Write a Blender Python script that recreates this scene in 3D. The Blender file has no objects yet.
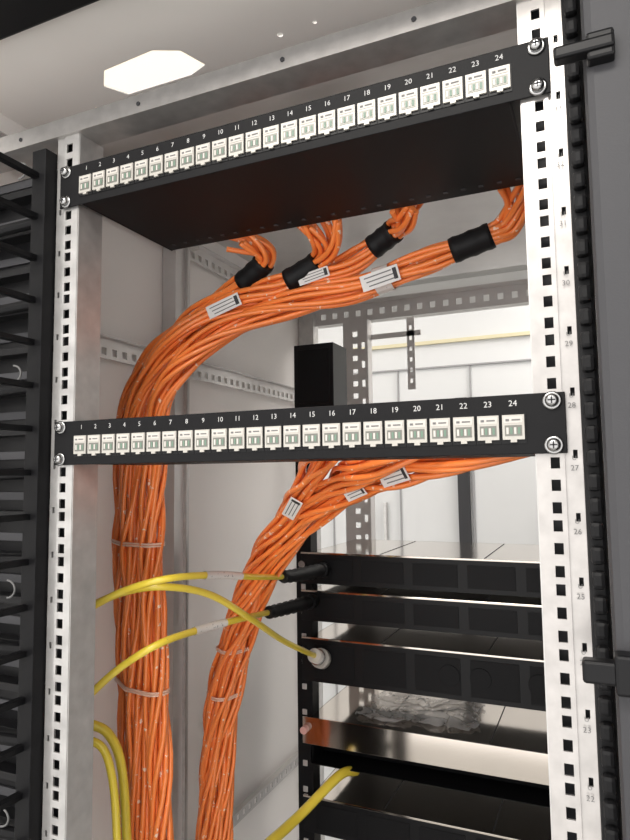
import bpy, bmesh, math, random
import numpy as np
from mathutils import Vector, Matrix
from mathutils import noise as mn
random.seed(4)
# cable routes in world metres: depth list + "x z" pairs in millimetres
def W3(ys,s): return [(int(a.split()[0])/1000,y,int(a.split()[1])/1000) for a,y in zip(s.split(';'),ys)]
C={}
C['A1']=W3([.16,.18,.2,.2,.2,.2,.2,.2,.2,.19,.185,.185,.185,.185,.185,.185],"206 259;199 246;184 228;167 219;124 208;88 197;17 182;-61 174;-144 157;-205 124;-248 77;-261 26;-266 -89;-264 -190;-256 -311;-246 -498")
C['A2']=W3([.16,.18,.2]+[.21]*11,"87 257;78 245;60 243;29 230;-6 213;-65 200;-150 185;-219 156;-272 109;-298 49;-304 -92;-299 -196;-291 -323;-281 -518")
C['A3']=W3([.16,.18,.2,.2,.2,.2]+[.19]*8,"-18 256;-15 233;-36 220;-77 202;-116 192;-174 176;-221 149;-265 111;-295 48;-303 -90;-298 -193;-291 -317;-280 -508")
C['A4']=W3([.16,.18,.19,.2,.21]+[.215]*7,"-123 253;-101 239;-104 227;-141 208;-196 186;-246 159;-293 123;-328 58;-337 -93;-332 -199;-325 -329;-313 -528")
C['B1']=W3([.11,.12,.15,.18,.22,.27,.31,.35,.38,.4,.4,.4,.4],"210 -6;169 -12;116 -20;65 -31;5 -48;-61 -74;-116 -106;-172 -156;-222 -222;-264 -304;-282 -382;-295 -488;-300 -622")
C['B2']=W3([.12,.14,.2,.26,.3,.34,.36,.38,.38,.38,.38],"104 -2;61 -16;0 -36;-64 -64;-119 -97;-182 -153;-226 -215;-268 -300;-286 -376;-300 -481;-307 -613")
C['B3']=W3([.14,.2,.25,.3,.34,.37,.39,.39,.39,.39],"-1 2;-40 -19;-83 -53;-135 -98;-193 -153;-243 -218;-281 -303;-300 -381;-312 -487;-319 -621")
C['Y1']=W3([.08,.10,.12,.2,.28,.42,.57],"-271 -181;-236 -162;-189 -149;-174 -156;-169 -170;-186 -190;-197 -202")
C['Y2']=W3([.09,.12,.14,.2,.28,.42,.57],"-281 -182;-253 -168;-211 -163;-188 -181;-177 -225;-196 -290;-203 -354")
C['Y3']=W3([.08,.10,.12,.2,.28,.42,.57],"-269 -276;-242 -248;-202 -222;-196 -222;-185 -225;-213 -245;-221 -259")
C['Y4']=[(-.227,.40,-.591),(-.211,.50,-.585),(-.172,.575,-.548),(-.158,.62,-.556)]
C['Y5']=[(-.293,.1,-.3135),(-.275,.12,-.331),(-.271,.14,-.379),(-.269,.15,-.484)]
C['Y6']=[(-.273,.08,-.321),(-.254,.09,-.3346),(-.248,.1,-.38),(-.241,.1,-.452)]
HEX=[(-.225,.041),(-.155,.036),(-.128,.049),(-.117,.080),(-.141,.0885),(-.231,.0877),(-.246,.0636)]

scene=bpy.context.scene
scene.view_settings.view_transform='Standard'
def mat(name,col,rough=.5,metal=0,noise=0,nscale=30,bump=0,bscale=200,emit=0,spec=None):
    m=bpy.data.materials.new(name);m.use_nodes=True
    nt=m.node_tree;b=nt.nodes['Principled BSDF']
    b.inputs['Base Color'].default_value=(*col,1);b.inputs['Roughness'].default_value=rough;b.inputs['Metallic'].default_value=metal
    if spec is not None:b.inputs['Specular IOR Level'].default_value=spec
    if emit:
        b.inputs['Emission Color'].default_value=(*col,1);b.inputs['Emission Strength'].default_value=emit
    tc=nt.nodes.new('ShaderNodeTexCoord')
    if noise:
        n=nt.nodes.new('ShaderNodeTexNoise');n.inputs['Scale'].default_value=nscale;n.inputs['Detail'].default_value=5
        nt.links.new(tc.outputs['Object'],n.inputs['Vector'])
        mx=nt.nodes.new('ShaderNodeMix');mx.data_type='RGBA'
        mx.inputs[6].default_value=(*[c*(1-noise) for c in col],1);mx.inputs[7].default_value=(*[min(1,c*(1+noise)) for c in col],1)
        nt.links.new(n.outputs['Fac'],mx.inputs[0]);nt.links.new(mx.outputs[2],b.inputs['Base Color'])
    if bump:
        n=nt.nodes.new('ShaderNodeTexNoise');n.inputs['Scale'].default_value=bscale
        nt.links.new(tc.outputs['Object'],n.inputs['Vector'])
        bp=nt.nodes.new('ShaderNodeBump');bp.inputs['Strength'].default_value=bump;bp.inputs['Distance'].default_value=.001
        nt.links.new(n.outputs['Fac'],bp.inputs['Height']);nt.links.new(bp.outputs['Normal'],b.inputs['Normal'])
    return m
def cablemat(name,col,fleck,su,sv,th):
    m=mat(name,col,.33);nt=m.node_tree;b=nt.nodes['Principled BSDF']
    tc=nt.nodes.new('ShaderNodeTexCoord');mp=nt.nodes.new('ShaderNodeMapping');mp.inputs['Scale'].default_value=(su,sv,1)
    n=nt.nodes.new('ShaderNodeTexNoise');n.inputs['Scale'].default_value=1;n.inputs['Detail'].default_value=3
    nt.links.new(tc.outputs['UV'],mp.inputs[0]);nt.links.new(mp.outputs[0],n.inputs['Vector'])
    r=nt.nodes.new('ShaderNodeValToRGB');r.color_ramp.elements[0].position=th;r.color_ramp.elements[0].color=(*col,1)
    r.color_ramp.elements[1].position=th+.03;r.color_ramp.elements[1].color=(*fleck,1)
    nt.links.new(n.outputs['Fac'],r.inputs[0]);nt.links.new(r.outputs[0],b.inputs['Base Color'])
    b.inputs['Coat Weight'].default_value=.5
    return m
M=dict(
 galv=mat('galvanised_steel',(.55,.54,.53),.34,.55,.28,60,.25,45),
 galvw=mat('galvanised_steel_bright',(.50,.48,.465),.30,.60,.26,70,.3,40),
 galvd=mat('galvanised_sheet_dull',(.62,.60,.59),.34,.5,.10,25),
 paint=mat('light_grey_paint',(.86,.83,.80),.5,0,.04,6),
 paintin=mat('grey_panel_paint',(.90,.87,.85),.5,0,.04,4),
 black=mat('black_powder_coat',(.005,.005,.006),.5,0,0,1,.12,900,spec=.2),
 blacks=mat('black_satin',(.006,.006,.007),.38,spec=.25),
 dark=mat('dark_grey_door_paint',(.052,.052,.057),.5,0,.05,5,.1,700,spec=.35),
 rubber=mat('black_rubber',(.006,.006,.007),.55,spec=.3),
 white=mat('white_plastic',(.60,.57,.53),.4),
 jack=mat('jack_zinc',(.50,.48,.44),.35,.15),
 jackd=mat('jack_window',(.19,.19,.17),.3,.2),
 green=mat('contact_green',(.15,.24,.18),.4),
 text=mat('white_print',(.60,.60,.60),.6),
 textg=mat('grey_print',(.16,.16,.16),.6),
 steel=mat('stainless_steel',(.66,.60,.54),.09,1,.08,8),
 screw=mat('zinc_screw',(.42,.42,.42),.22,1),
 orange=cablemat('orange_cable_jacket',(1.0,.26,.055),(1,.72,.55),110,1.6,.64),  # pale flecks: jacket printing plus painted glints of the clear wrap
 yellow=cablemat('yellow_cable_jacket',(.85,.66,.06),(.6,.48,.1),120,2,.72),
 label=cablemat('printed_label',(.78,.75,.72),(.30,.28,.28),260,9,.62),
 paper=mat('white_paper_tag',(.80,.78,.76),.6),
 tie=mat('clear_nylon',(.95,.62,.48),.3),
 pink=mat('pink_cap',(.75,.42,.38),.4),
 wall=mat('white_wall_paint',(.80,.79,.77),.7,0,.03,3),
 floor=mat('grey_floor_tile',(.42,.42,.41),.5,0,.08,6),
 cab=mat('white_cabinet_paint',(.68,.69,.70),.35,0,.02,3),
 seam=mat('dark_seam',(.03,.03,.034),.6),
 seaml=mat('grey_seam',(.33,.33,.34),.6),
 yel=mat('yellow_tray_paint',(.68,.62,.42),.5),
 glow=mat('light_diffuser',(1,.88,.70),.5,emit=.75),
)
class Bd:
    def __init__(s): s.bm=bmesh.new();s.mats=[];s.uv=s.bm.loops.layers.uv.new('UVMap')
    def mi(s,m):
        if m not in s.mats:s.mats.append(m)
        return s.mats.index(m)
    def hexa(s,v,m):
        v=[s.bm.verts.new(q) for q in v]
        for f in((0,1,3,2),(4,6,7,5),(0,4,5,1),(2,3,7,6),(0,2,6,4),(1,5,7,3)):
            F=s.bm.faces.new([v[i] for i in f]);F.material_index=s.mi(m)
    def box(s,x0,x1,y0,y1,z0,z1,m):
        s.hexa([(x,y,z) for x in(x0,x1) for y in(y0,y1) for z in(z0,z1)],m)
    def obox(s,c,a,b,n,la,lb,ln,m):
        s.hexa([c+a*(i*la/2)+b*(j*lb/2)+n*(k*ln/2) for i in(-1,1) for j in(-1,1) for k in(-1,1)],m)
    def tube(s,pts,rad,m,seg=8,caps=True,uo=0):
        pts=[Vector(q) for q in pts];n=len(pts)
        if not hasattr(rad,'__len__'):rad=[rad]*n
        k=s.mi(m);t0=(pts[1]-pts[0]).normalized()
        nrm=t0.orthogonal().normalized();rings=[];L=0;Ls=[]
        for i in range(n):
            t=(pts[min(i+1,n-1)]-pts[max(i-1,0)])
            t=t.normalized() if t.length>1e-9 else t0
            nrm=(nrm-t*nrm.dot(t)).normalized();bn=t.cross(nrm)
            if i:L+=(pts[i]-pts[i-1]).length
            Ls.append(L)
            rings.append([s.bm.verts.new(pts[i]+(nrm*math.cos(a)+bn*math.sin(a))*rad[i]) for a in [2*math.pi*j/seg for j in range(seg)]])
        for i in range(n-1):
            for j in range(seg):
                F=s.bm.faces.new((rings[i][j],rings[i][(j+1)%seg],rings[i+1][(j+1)%seg],rings[i+1][j]));F.material_index=k;F.smooth=True
                for lp,(a,b) in zip(F.loops,((Ls[i],j),(Ls[i],j+1),(Ls[i+1],j+1),(Ls[i+1],j))):lp[s.uv].uv=(a+uo,b/seg+uo*7)
        if caps:
            for rg in(rings[0][::-1],rings[-1]):
                F=s.bm.faces.new(rg);F.material_index=k
    def cyl(s,p0,p1,r,m,seg=16): s.tube([p0,p1],r,m,seg)
    def strip(s,o,uv,vv,W,H,holes,m):
        o=Vector(o);uv=Vector(uv);vv=Vector(vv)
        us=sorted({0,W}|{round(h[0]-h[2]/2,5) for h in holes}|{round(h[0]+h[2]/2,5) for h in holes})
        vs=sorted({0,H}|{round(h[1]-h[3]/2,5) for h in holes}|{round(h[1]+h[3]/2,5) for h in holes})
        vs=[v for v in vs if 0<=v<=H];us=[u for u in us if 0<=u<=W]
        cells=set()
        for h in holes:
            for i in range(len(us)-1):
                cu=(us[i]+us[i+1])/2
                if abs(cu-h[0])<h[2]/2:cells.add((round(cu,6),h[1]-h[3]/2,h[1]+h[3]/2))
        byc={}
        for c,a,b in cells:byc.setdefault(c,[]).append((a,b))
        vt={};k=s.mi(m)
        def V(u,v):
            if (u,v) not in vt:vt[(u,v)]=s.bm.verts.new(o+uv*u+vv*v)
            return vt[(u,v)]
        for i in range(len(us)-1):
            cu=round((us[i]+us[i+1])/2,6);hl=byc.get(cu,[])
            for j in range(len(vs)-1):
                cv=(vs[j]+vs[j+1])/2
                if any(a<cv<b for a,b in hl):continue
                F=s.bm.faces.new((V(us[i],vs[j]),V(us[i+1],vs[j]),V(us[i+1],vs[j+1]),V(us[i],vs[j+1])));F.material_index=k
    def obj(s,name,parent=None,bevel=0,solid=0):
        me=bpy.data.meshes.new(name)
        if not solid:bmesh.ops.recalc_face_normals(s.bm,faces=s.bm.faces)
        s.bm.to_mesh(me);s.bm.free()
        for m in s.mats:me.materials.append(M[m])
        o=bpy.data.objects.new(name,me);scene.collection.objects.link(o)
        if parent:o.parent=parent
        if solid:
            q=o.modifiers.new('sol','SOLIDIFY');q.thickness=solid;q.offset=0
        if bevel:
            q=o.modifiers.new('bev','BEVEL');q.width=bevel;q.segments=2;q.limit_method='ANGLE'
        return o
def empty(name):
    o=bpy.data.objects.new(name,None);scene.collection.objects.link(o);o.empty_display_size=.05;return o
def texts(items,m,name,parent):
    bm=bmesh.new();obs_=[]
    for s_,mt,sz in items:
        c=bpy.data.curves.new('t','FONT');c.body=s_;c.size=sz;c.align_x='CENTER';c.align_y='CENTER';c.resolution_u=2
        o=bpy.data.objects.new('t',c);scene.collection.objects.link(o);obs_.append((o,mt))
    bpy.context.view_layer.update();dg=bpy.context.evaluated_depsgraph_get()
    for o,mt in obs_:
        me=bpy.data.meshes.new_from_object(o.evaluated_get(dg));me.transform(mt);bm.from_mesh(me);bpy.data.meshes.remove(me)
    for o,mt in obs_:bpy.data.objects.remove(o)
    me=bpy.data.meshes.new(name);bm.to_mesh(me);bm.free();me.materials.append(M[m])
    o=bpy.data.objects.new(name,me);scene.collection.objects.link(o);o.parent=parent;return o
RX=Matrix.Rotation(math.pi/2,4,'X')
def catmull(P,n=10):
    P=[Vector(q) for q in P];P=[P[0]*2-P[1]]+P+[P[-1]*2-P[-2]];o=[]
    for i in range(1,len(P)-2):
        a,b,c,d=P[i-1:i+3]
        for k in range(n):
            t=k/n;o.append(.5*((2*b)+(c-a)*t+(2*a-5*b+4*c-d)*t*t+(3*b-a-3*c+d)*t**3))
    o.append(P[-2]);return o

# ---------- room ----------
FZ=-1.6;CZ=1.1
def slab(name,*a):
    b=Bd();b.box(*a);return b.obj(name)
slab('floor',-2.6,2.6,-2.2,3.3,FZ-.05,FZ,'floor')
slab('ceiling',-2.6,2.6,-2.2,3.3,CZ,CZ+.05,'wall')
slab('wall_back',-2.6,2.6,3.2,3.3,FZ,CZ,'wall')
slab('wall_left',-2.7,-2.6,-2.2,3.3,FZ,CZ,'wall')
slab('wall_right',2.6,2.7,-2.2,3.3,FZ,CZ,'wall')
cab=empty('storage_cabinet')
b=Bd();b.box(-2.0,2.2,2.1,2.6,FZ,.62,'cab')
for x in np.arange(-2.0,2.2,.3): b.box(x-.003,x+.003,2.092,2.1,FZ+.1,.40,'seaml')
b.box(-.26,-.215,2.08,2.1,FZ+.1,.27,'seam')
b.box(-2,2.2,2.09,2.1,.40,.406,'seaml');b.box(-2,2.2,2.085,2.1,.50,.514,'yel')
for x in (-.6,.04,.64): b.box(x+.03,x+.042,2.075,2.1,-.35,-.15,'galv')
b.obj('cabinet_body',cab)

# ---------- rack ----------
rack=empty('server_rack')
RT=.42;RB=-1.56;RD=.95;W=.40
b=Bd();b.box(-W-.002,-W,-.03,RD,RB,RT,'paintin');b.box(W,W+.002,-.03,RD,RB,RT,'paintin')
b.box(-W,W,0,RD,RB,RB+.03,'paintin')
for sx in(-.36,.36):
    for sy in(.06,.88):b.cyl((sx,sy,FZ),(sx,sy,RB+.005),.025,'black',16)
b.obj('side_panels',rack)
bm=bmesh.new()
y1=.14
outer=[(-W,-.07),(W,-.07),(W,y1),(-W,y1)]
def rnd_hole(cx,cy,r): return [(cx+r*math.cos(a),cy+r*math.sin(a)) for a in [math.pi/4*i for i in range(8)]]
es=[]
for loop in(outer,HEX,rnd_hole(-.02,.072,.0035),rnd_hole(-.285,.095,.003),rnd_hole(.02,.07,.0025),rnd_hole(.10,.10,.003)):
    vs=[bm.verts.new((a,c,RT)) for a,c in loop]
    es+=[bm.edges.new((vs[i],vs[(i+1)%len(vs)])) for i in range(len(vs))]
bmesh.ops.triangle_fill(bm,edges=es,use_beauty=True)
me=bpy.data.meshes.new('roof_front_panel');bm.to_mesh(me);bm.free();me.materials.append(M['paint'])
o=bpy.data.objects.new('roof_front_panel',me);scene.collection.objects.link(o);o.parent=rack
q=o.modifiers.new('s','SOLIDIFY');q.thickness=.0015;q.offset=0
b=Bd();b.box(-W,W,y1,RD,RT-.001,RT+.001,'galvd')  # rear roof made greyer than the front; its colour carries the interior shadow
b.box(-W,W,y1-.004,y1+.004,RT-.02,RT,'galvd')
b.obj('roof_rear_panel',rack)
b=Bd();b.box(-W-.02,W+.02,-.16,-.052,RT-.012,RT+.02,'black');b.obj('front_top_frame',rack,.004)
b=Bd();b.box(-W,W,-.003,-.001,.325,.344,'galvw');b.box(-W,W,-.001,.03,.325,.327,'galvw');b.box(-W,W,-.001,.015,.342,.344,'galvw')
for x in (-.30,-.14,.02,.14): b.cyl((x,-.004,.334),(x,-.0029,.334),.0022,'seam',10)
b.obj('top_front_bar',rack)
pat=[-.0159,0,.0159]
zz=[.0+.04445*k+c for k in range(-35,9) for c in pat]
def rail(side,name,ztop):
    s=side;b=Bd();zb=RB+.03;m1='galvw' if s>0 else 'galv'
    if s>0: holes=[(.0125,z-zb,.0062,.0080) for z in zz if zb+.02<z<ztop-.01]
    else: holes=[(.0125,z-zb,.0080,.0092) for z in zz if zb+.02<z<ztop-.01]
    x0=.2201
    b.strip((s*x0,.0015,zb),(s,0,0),(0,0,1),.019,ztop-zb,holes,m1)
    h2=[(.007,z-zb+.022,.003,.006) for z in zz[1::3] if zb+.02<z<ztop-.03]
    b.strip((s*(x0+.019),.0035,zb),(s,0,0),(0,0,1),.012,ztop-zb,h2,m1)
    h3=[(.045,z-zb,.008,.014) for z in zz[1::3] if zb+.02<z<ztop-.01]
    b.strip((s*x0,.0015,zb),(0,1,0),(0,0,1),.034,ztop-zb,[],'galv')
    b.strip((s*(x0+.031),.0035,zb),(0,1,0),(0,0,1),.06,ztop-zb,h3,'galv')
    b.strip((s*x0,.014,zb),(s,0,0),(0,0,1),.031,ztop-zb,[],'seam')  # rail backing coloured near-black for the shade inside the holes
    b.obj(name,rack,solid=.0018)
rail(-1,'front_rail_left',.325);rail(1,'front_rail_right',.419)
it=[]
for k in range(-18,9):
    z=.04445*k+.012
    it.append((str(28+k),Matrix.Translation((.2453,.0005,z))@RX,.0055))
    it.append(('U',Matrix.Translation((.2453,.0005,z+.007))@RX,.0045))
texts(it,'textg','rail_unit_numbers',rack)
b=Bd()
zr=RB+.03;hol=[(.03,z-zr,.012,.012) for z in zz[::2] if zr<z-.02 and z<.30]+[(.05,z-zr,.008,.016) for z in zz[1::3] if z<.3 and z>zr+.02]
for x in(-.282,.19):b.strip((x,.91,zr),(1,0,0),(0,0,1),.06,.33-zr,hol,'galvd')
b.strip((-.222,.91,zr),(0,1,0),(0,0,1),.03,.33-zr,[],'galvd')
h=[(x,.02,.012,.014) for x in np.arange(.03,.78,.03)]
b.strip((-W,.93,.33),(1,0,0),(0,0,1),.8,.042,h,'galvd')
b.strip((-W,.93,.372),(0,-1,0),(1,0,0),.03,.8,[],'galvd')
b.strip((-.135,.94,.16),(1,0,0),(0,0,1),.018,.17,[(.009,v,.006,.010) for v in np.arange(.02,.16,.025)],'galvd')
b.strip((-.222,.94,.285),(1,0,0),(0,0,1),.12,.012,[],'galvd')
b.obj('rear_frame',rack,solid=.002)
b=Bd()
def sidestrip(x,z,h_):
    hh=[(y,h_*.35,.010,h_*.35) for y in np.arange(.03,.9,.022)]
    b.strip((x,.02,z),(0,1,0),(0,0,1),.91,h_,hh,'galvd')
    b.strip((x,.02,z+h_),(0,1,0),(1,0,0),.91,.012,[],'galvd')
sidestrip(-.388,.138,.03);sidestrip(-.388,-.68,.03);sidestrip(-.388,.35,.03);sidestrip(-.388,-1.3,.03)
b.box(-.398,-.372,.375,.415,RB,.40,'galvd');b.box(-.398,-.366,.40,.402,RB,.40,'galvw')
b.box(-.398,-.36,.365,.425,.36,.405,'galvw')
b.box(-.398,-.36,.91,.94,RB,RT,'galv')
b.obj('side_frame',rack,solid=.0015)
b=Bd();b.box(-.262,-.232,.6,.63,RB+.03,.21,'black');b.box(.232,.262,.6,.63,RB+.03,.21,'black')
b.box(-.258,-.178,.59,.66,.092,.21,'blacks');b.box(-.250,-.186,.588,.592,.1,.2,'black')
for z in zz[::3]:
    if z>-1.4 and z<.08:b.box(-.252,-.243,.5985,.602,z-.005,z+.005,'galvd')
b.obj('device_mounting_posts',rack,.001)
b=Bd()
for k in range(int((RT-RB)/.0165)):
    z=RB+.01+k*.0165;b.box(.253,.262,-.010,.002,z,z+.0125,'rubber')
b.box(.251,.264,-.003,.004,RB,RT,'rubber')
b.obj('rubber_edge_strip',rack,.003)
b=Bd();b.box(.264,.42,-.045,.0,RB,RT+.15,'dark');b.obj('front_frame_right',rack,.006)
b=Bd();b.box(.246,.283,-.056,-.045,.236,.245,'blacks');b.box(.266,.283,-.054,-.043,.231,.250,'blacks')
b.box(.246,.30,-.056,-.045,-.163,-.149,'blacks');b.box(.264,.30,-.058,-.043,-.168,-.144,'blacks')
b.obj('door_latches',rack,.002)
cm=empty('cable_finger_manager')
b=Bd()
b.box(-.272,-.253,-.012,.004,RB,.31,'black')
b.box(-.40,-.272,.03,.034,RB,.31,'blacks')
z=RB+.02;k=0
while z<.30:
    b.box(-.270,-.262,-.085,-.01,z-.003,z+.003,'black')
    b.box(-.270,-.262,-.088,-.082,z-.006,z+.010,'black')
    b.box(-.40,-.272,.012,.03,z-.004,z+.004,'blacks')
    if k%2==0:
        b.tube([(-.272,0,z),(-.33,-.002,z-.002),(-.40,0,z)],.006,'black',8)
    b.box(-.40,-.28,.027,.0305,z+.015,z+.024,'dark')
    if k%5==1:
        b.tube([(-.30+.012*math.cos(a),-.005,z+.015+.009*math.sin(a)) for a in np.linspace(-1.5,1.5,10)],.0012,'textg',6)
    z+=.04445;k+=1
b.obj('finger_comb',cm,.0015)

# ---------- patch panels ----------
def patch_panel(cz,tray):
    P=empty('patch_panel')
    b=Bd();h=.0218
    b.box(-.2413,.2413,-.003,-.0012,cz-h,cz+h,'black')
    d=.15 if tray else .10
    b.box(-.213,.213,-.0012,d,cz-h+.0006,cz-h+.0022,'black')
    if tray:
        b.box(-.213,-.211,-.001,d,cz-h,cz+h,'black');b.box(.211,.213,-.001,d,cz-h,cz+h,'black')
        b.box(-.213,.213,-.001,.06,cz+h-.002,cz+h,'black')
        for i in range(24):
            x=-.2+.0174*i; b.box(x,x+.005,.132,.136,cz-h-.0003,cz-h+.001,'seam')
    else:
        b.box(-.213,.213,-.001,.035,cz+h-.002,cz+h,'black')
    b.obj('panel_body',P,.0006)
    b=Bd();it=[]
    for i in range(24):
        x=-.2055+.411/23*i;z0=cz-.0020
        b.box(x-.0087,x+.0087,-.0036,-.003,z0-.0120,z0+.0100,'blacks')
        b.box(x-.0077,x+.0077,-.0052,-.003,z0-.0092,z0+.0088,'jack')
        b.box(x-.0066,x+.0066,-.0056,-.005,z0+.0028,z0+.0076,'white')
        b.box(x-.0060,x+.0060,-.0055,-.005,z0-.0066,z0+.0012,'jackd')
        for q in range(4): b.box(x-.0049+q*.0027,x-.0033+q*.0027,-.0058,-.005,z0-.0052,z0-.0004,'green' if q%2 else 'white')
        b.box(x-.0052,x-.0028,-.0060,-.005,z0+.0042,z0+.0058,'textg');b.box(x-.001,x+.005,-.0060,-.005,z0+.0046,z0+.0056,'textg')
        b.box(x-.0022,x+.0022,-.0054,-.0029,z0-.0112,z0-.0092,'jack')
        it.append((str(i+1),Matrix.Translation((x,-.0033,cz+.0152))@RX,.0062))
    b.obj('keystone_jacks',P)
    texts(it,'text','port_numbers',P)
    b=Bd()
    for sx in(-.23255,.23255):
        for sz in(-.0159,.0159):
            z=cz+sz
            b.tube([(sx,-.003,z),(sx,-.0044,z),(sx,-.0046,z)],[.0066,.0066,.0052],'screw',22)
            b.tube([(sx,-.0046,z),(sx,-.0072,z),(sx,-.0086,z),(sx,-.0090,z)],[.0050,.0047,.0036,.0018],'screw',18)
            b.box(sx-.0026,sx+.0026,-.0094,-.0086,z-.0005,z+.0005,'seam');b.box(sx-.0005,sx+.0005,-.0094,-.0086,z-.0026,z+.0026,'seam')
    b.obj('cage_screws',P)
patch_panel(.2667,True);patch_panel(0,False)

# ---------- cables ----------
def bundle(bd,path,n,Rb,r,m,spread0=0,nsp=0,seed=0,twist=2.0,tight=None):
    rnd=random.Random(seed);pts=catmull(path,8);N=len(pts)
    k=n-3;offs=[(Rb*.35*math.cos(a),Rb*.35*math.sin(a)) for a in(0,2.1,4.2)]+[(Rb*math.cos(2*math.pi*i/k),Rb*math.sin(2*math.pi*i/k)) for i in range(k)]
    t0=(pts[1]-pts[0]).normalized();nr=t0.orthogonal().normalized();fr=[]
    for i in range(N):
        t=(pts[min(i+1,N-1)]-pts[max(i-1,0)]).normalized();nr=(nr-t*nr.dot(t)).normalized();fr.append((nr.copy(),t.cross(nr)))
    acc=[0]
    for i in range(1,N):acc.append(acc[-1]+(pts[i]-pts[i-1]).length)
    for si,(a,c) in enumerate(offs):
        ph=rnd.uniform(0,6.28);fq=rnd.uniform(22,40);out=[]
        for i in range(N):
            th=twist*acc[i]*6+.35*math.sin(fq*.6*acc[i]+ph);ca,sa=math.cos(th),math.sin(th)
            k=1+.18*math.sin(fq*acc[i]+ph)
            if tight is not None:
                g_=math.exp(-((i-tight*8)/7)**2);k=k*(1-g_)+.72*g_
            x=(a*ca-c*sa)*k;y=(a*sa+c*ca)*k
            q=pts[i]+fr[i][0]*x+fr[i][1]*y
            if nsp and i<nsp:
                w=(1-i/nsp)**1.3;fx=(si/(len(offs)-1)-.5)*2
                q=q+Vector((fx*spread0*w,0,(.010*math.sin(si*2.3))*w))
            out.append(q)
        bd.tube(out,r,m,7,True,uo=si*1.37+seed*.77)
def sub(path,i0,i1):return catmull(path,8)[int(i0*8):int(i1*8)+1]
def tag(bd,path,k,ln,h,off):
    pts=catmull(path,8);i=int(k*8);t=(pts[i+1]-pts[i-1]).normalized()
    n=Vector((.35,-1,-.15));n=(n-t*n.dot(t)).normalized();w=t.cross(n)
    c=pts[i]+n*off
    bd.obox(c,t,w,n,ln,h,.0008,'paper')
    for j in(-1,0,1):bd.obox(c+w*(j*h*.27)+n*.0005+t*(ln*.04*j),t,w,n,ln*.72,h*.07,.0003,'textg')
    bd.obox(c-t*(ln*.40)+n*.0005,t,w,n,ln*.10,h*.7,.0003,'seam')
cb=empty('orange_cable_bundle')
bd=Bd()
for nm,sp,ns,sd,tg in(('A1',.030,18,1,3.5),('A2',.022,14,2,2.5),('A3',.022,14,3,2.5),('A4',.022,12,4,2.5)):
    bundle(bd,C[nm],12,.0122,.0033,'orange',sp,ns,sd,tight=tg)
bd.obj('cable_strands',cb)
bd=Bd()
for nm,a,c in(('A1',3,4),('A2',2,3),('A3',2,3),('A4',2,3)):
    q=sub(C[nm],a,c);bd.tube(q,[.0140+.0006*math.sin(i*2) for i in range(len(q))],'rubber',16)
bd.obj('heat_shrink_sleeves',cb)
bd=Bd()
bd.tube(sub(C['A1'],5.5,5.8),.0156,'label',16,False)
tag(bd,C['A1'],5.65,.045,.018,.0172);tag(bd,C['A3'],4.8,.048,.016,.0175);tag(bd,C['A2'],4.7,.040,.012,.0175)
bd.obj('cable_labels',cb)
def ring(bd,nms,zl,rr,m='tie'):
    P=[]
    for n in nms:
        c=catmull(C[n],8);q=min(c,key=lambda q:abs(q.z-zl)+(10 if q.z>.1 else 0))
        P+=[(q.x+rr*math.cos(a),q.y+rr*math.sin(a)) for a in np.linspace(0,6.283,17)[:-1]]
    P=sorted(set(P))
    def half(L):
        h=[]
        for q in L:
            while len(h)>1 and (h[-1][0]-h[-2][0])*(q[1]-h[-2][1])-(h[-1][1]-h[-2][1])*(q[0]-h[-2][0])<=0:h.pop()
            h.append(q)
        return h[:-1]
    H=half(P)+half(P[::-1]);H.append(H[0])
    for dz in(-.0015,.0015): bd.tube([(a,b,zl+dz) for a,b in H],.0014,m,6,False)
bd=Bd()
for zl in(-.12,-.30):ring(bd,('A1','A2','A3','A4'),zl,.0155)
bd.obj('cable_ties',cb)
cb2=empty('orange_cable_bundle')
bd=Bd()
for nm,sp,ns,sd in(('B1',.015,10,5),('B2',.015,10,6),('B3',.012,10,7)):
    bundle(bd,C[nm],13,.0140,.0035,'orange',sp,ns,sd)
bd.obj('lower_cable_strands',cb2)
bd=Bd()
tag(bd,C['B1'],2.9,.042,.017,.0195);tag(bd,C['B1'],3.9,.038,.015,.0195);tag(bd,C['B3'],2.3,.045,.017,.0195)
bd.obj('lower_cable_labels',cb2)
bd=Bd();ring(bd,('B1','B2','B3'),-.30,.0165);ring(bd,('B1','B2','B3'),-.37,.0165);bd.obj('lower_cable_ties',cb2)
def yellow(nm,r,conn,lab=None):
    e=empty('yellow_fibre_cable');b=Bd();pts=catmull(C[nm],12);b.tube(pts,r,'yellow',12)
    if lab:b.tube(pts[int(lab[0]*12):int(lab[1]*12)+1],r+.0008,'label',12,False)
    if conn=='boot':
        q=pts[-16:];b.tube(q,[.0072+.0026*(i%2)+.00022*i for i in range(16)],'rubber',14)
        d=(pts[-1]-pts[-6]).normalized();b.cyl(pts[-1]-d*.01,pts[-1]+d*.014,.0125,'rubber',16)
    if conn=='round':
        d=(pts[-1]-pts[-8]).normalized()
        b.cyl(pts[-1]-d*.03,pts[-1]+d*.01,.012,'white',18);b.cyl(pts[-1]-d*.002,pts[-1]+d*.012,.017,'jack',18);b.cyl(pts[-1]-d*.016,pts[-1]-d*.01,.014,'screw',18)
    b.obj('cable_with_connector',e)
yellow('Y1',.0042,'boot',(2.7,3.6));yellow('Y2',.0045,'round');yellow('Y3',.0043,'boot',(2.8,3.5))
yellow('Y4',.0080,None);yellow('Y5',.0055,None);yellow('Y6',.0045,None)

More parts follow.
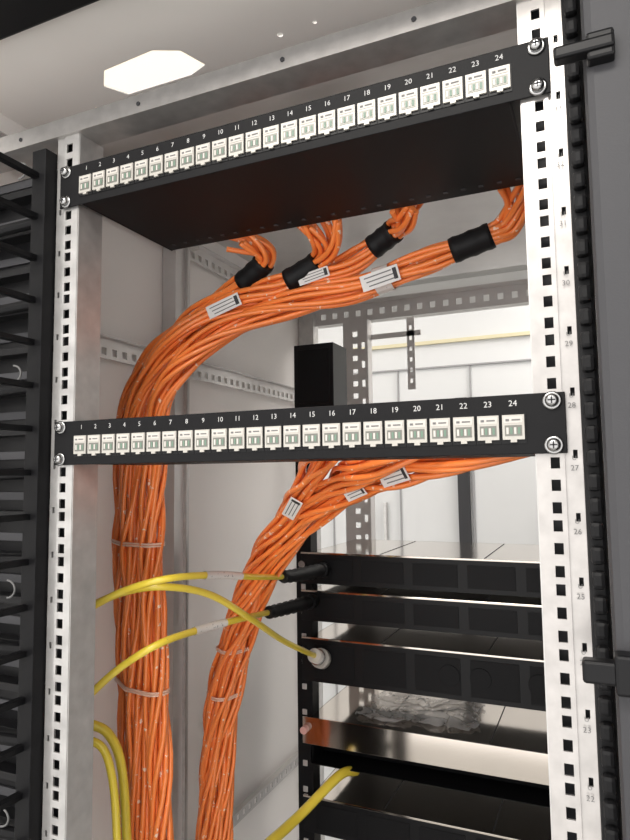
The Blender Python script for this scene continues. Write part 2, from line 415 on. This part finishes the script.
# ---------- stacked enclosures ----------
def encl(z1,z0,kind):
    e=empty('rack_mount_enclosure');b=Bd()
    x=.2345;xf=.2475;y0=.590;y1=.85
    b.box(-x,x,y0+.002,y1,z1-.0015,z1,'steel');b.box(-x,x,y0+.002,y1,z0,z0+.0015,'black')
    b.box(-x,-x+.0015,y0+.002,y1,z0,z1,'black');b.box(x-.0015,x,y0+.002,y1,z0,z1,'black');b.box(-x,x,y1-.002,y1,z0,z1,'black')
    if kind=='shelf':
        b.box(-xf,xf,y0,y0+.002,z1-.046,z1,'steel');b.box(-x,x,y0+.06,y0+.062,z0,z1-.046,'black')
    else:
        b.box(-xf,xf,y0,y0+.002,z0,z1,'blacks');b.box(-xf,xf,y0-.001,y0+.004,z1-.002,z1+.0012,'steel')
        n=5
        for i in range(n):
            cx=-x+.05+i*(2*x-.1)/(n-1)
            b.box(cx-.038,cx+.038,y0-.0012,y0,z0+.008,z1-.010,'black')
    for k in(-.1,.08):b.box(k-.001,k+.001,y0+.01,y1-.01,z1,z1+.0006,'seam')
    if kind=='round':
        for cx in(.02,.07,.16):b.cyl((cx,y0-.003,(z0+z1)/2),(cx,y0,(z0+z1)/2),.017,'black',24)
    b.cyl((-.241,y0-.012,z1-.02),(-.241,y0,z1-.02),.0065,'pink' if kind in('shelf','low') else 'screw',14)
    b.obj('enclosure_case',e,.0006)
encl(-.175,-.230,'a');encl(-.243,-.296,'a');encl(-.326,-.402,'round');encl(-.465,-.545,'shelf');encl(-.600,-.66,'low');encl(-.75,-.82,'a')
mb=bpy.data.materials.new('clear_plastic_film');mb.use_nodes=True;nt=mb.node_tree
pb=nt.nodes['Principled BSDF'];pb.inputs['Base Color'].default_value=(.9,.9,.9,1);pb.inputs['Roughness'].default_value=.10
tr=nt.nodes.new('ShaderNodeBsdfTransparent');mx=nt.nodes.new('ShaderNodeMixShader');mx.inputs[0].default_value=.32
nt.links.new(tr.outputs[0],mx.inputs[1]);nt.links.new(pb.outputs[0],mx.inputs[2]);nt.links.new(mx.outputs[0],nt.nodes['Material Output'].inputs['Surface'])
bm=bmesh.new()
NI,NJ=60,44
g=[[None]*(NJ+1) for _ in range(NI+1)]
for i in range(NI+1):
    for j in range(NJ+1):
        x=(i/NI-.5);y=(j/NJ-.5);v=Vector((x*6,y*6,3.1))
        h=abs(mn.noise(v))*.016+abs(mn.noise(v*2.4))*.006
        g[i][j]=bm.verts.new((-.05+x*.20+.03*mn.noise(v*.6+Vector((9,0,0))),.70+y*.15+.03*mn.noise(v*.5),-.4635+h))
for i in range(NI):
    for j in range(NJ):
        F=bm.faces.new((g[i][j],g[i+1][j],g[i+1][j+1],g[i][j+1]));F.smooth=True
me=bpy.data.meshes.new('plastic_bag');bm.to_mesh(me);bm.free();me.materials.append(mb)
o=bpy.data.objects.new('plastic_bag',me);scene.collection.objects.link(o)

# ---------- lights ----------
def lightfix(x,y,sx,sy,e):
    P=empty('ceiling_light');b=Bd();b.box(x-sx/2-.02,x+sx/2+.02,y-sy/2-.02,y+sy/2+.02,CZ-.03,CZ,'white')
    b.box(x-sx/2,x+sx/2,y-sy/2,y+sy/2,CZ-.033,CZ-.03,'glow');b.obj('light_housing',P)
    L=bpy.data.lights.new('lamp','AREA');L.shape='RECTANGLE';L.size=sx;L.size_y=sy;L.energy=e;L.color=(1,.965,.92)
    o=bpy.data.objects.new('lamp',L);scene.collection.objects.link(o);o.location=(x,y,CZ-.036);o.parent=P
lightfix(-.1,-1.3,1.2,.6,33);lightfix(-.9,.9,.8,1.2,12);lightfix(.9,1.6,1.2,.6,26)
w=bpy.data.worlds.new('world');scene.world=w;w.use_nodes=True
w.node_tree.nodes['Background'].inputs[0].default_value=(1,.975,.95,1);w.node_tree.nodes['Background'].inputs[1].default_value=1.95
# ---------- camera ----------
yaw,pit,rol=0.4177,0.0872,-0.0124
f=Vector((-math.sin(yaw)*math.cos(pit),math.cos(yaw)*math.cos(pit),math.sin(pit)))
r=Vector((math.cos(yaw),math.sin(yaw),0));u=r.cross(f)
r2=r*math.cos(rol)+u*math.sin(rol);u2=-r*math.sin(rol)+u*math.cos(rol)
c=bpy.data.cameras.new('camera');c.sensor_fit='HORIZONTAL';c.sensor_width=36;c.lens=36.571;c.clip_start=.01
o=bpy.data.objects.new('camera',c);scene.collection.objects.link(o)
cp=(0.2619,-0.4864,-0.0357)
o.matrix_world=Matrix([[r2[i],u2[i],-f[i],cp[i]] for i in range(3)]+[[0,0,0,1]])
scene.camera=o
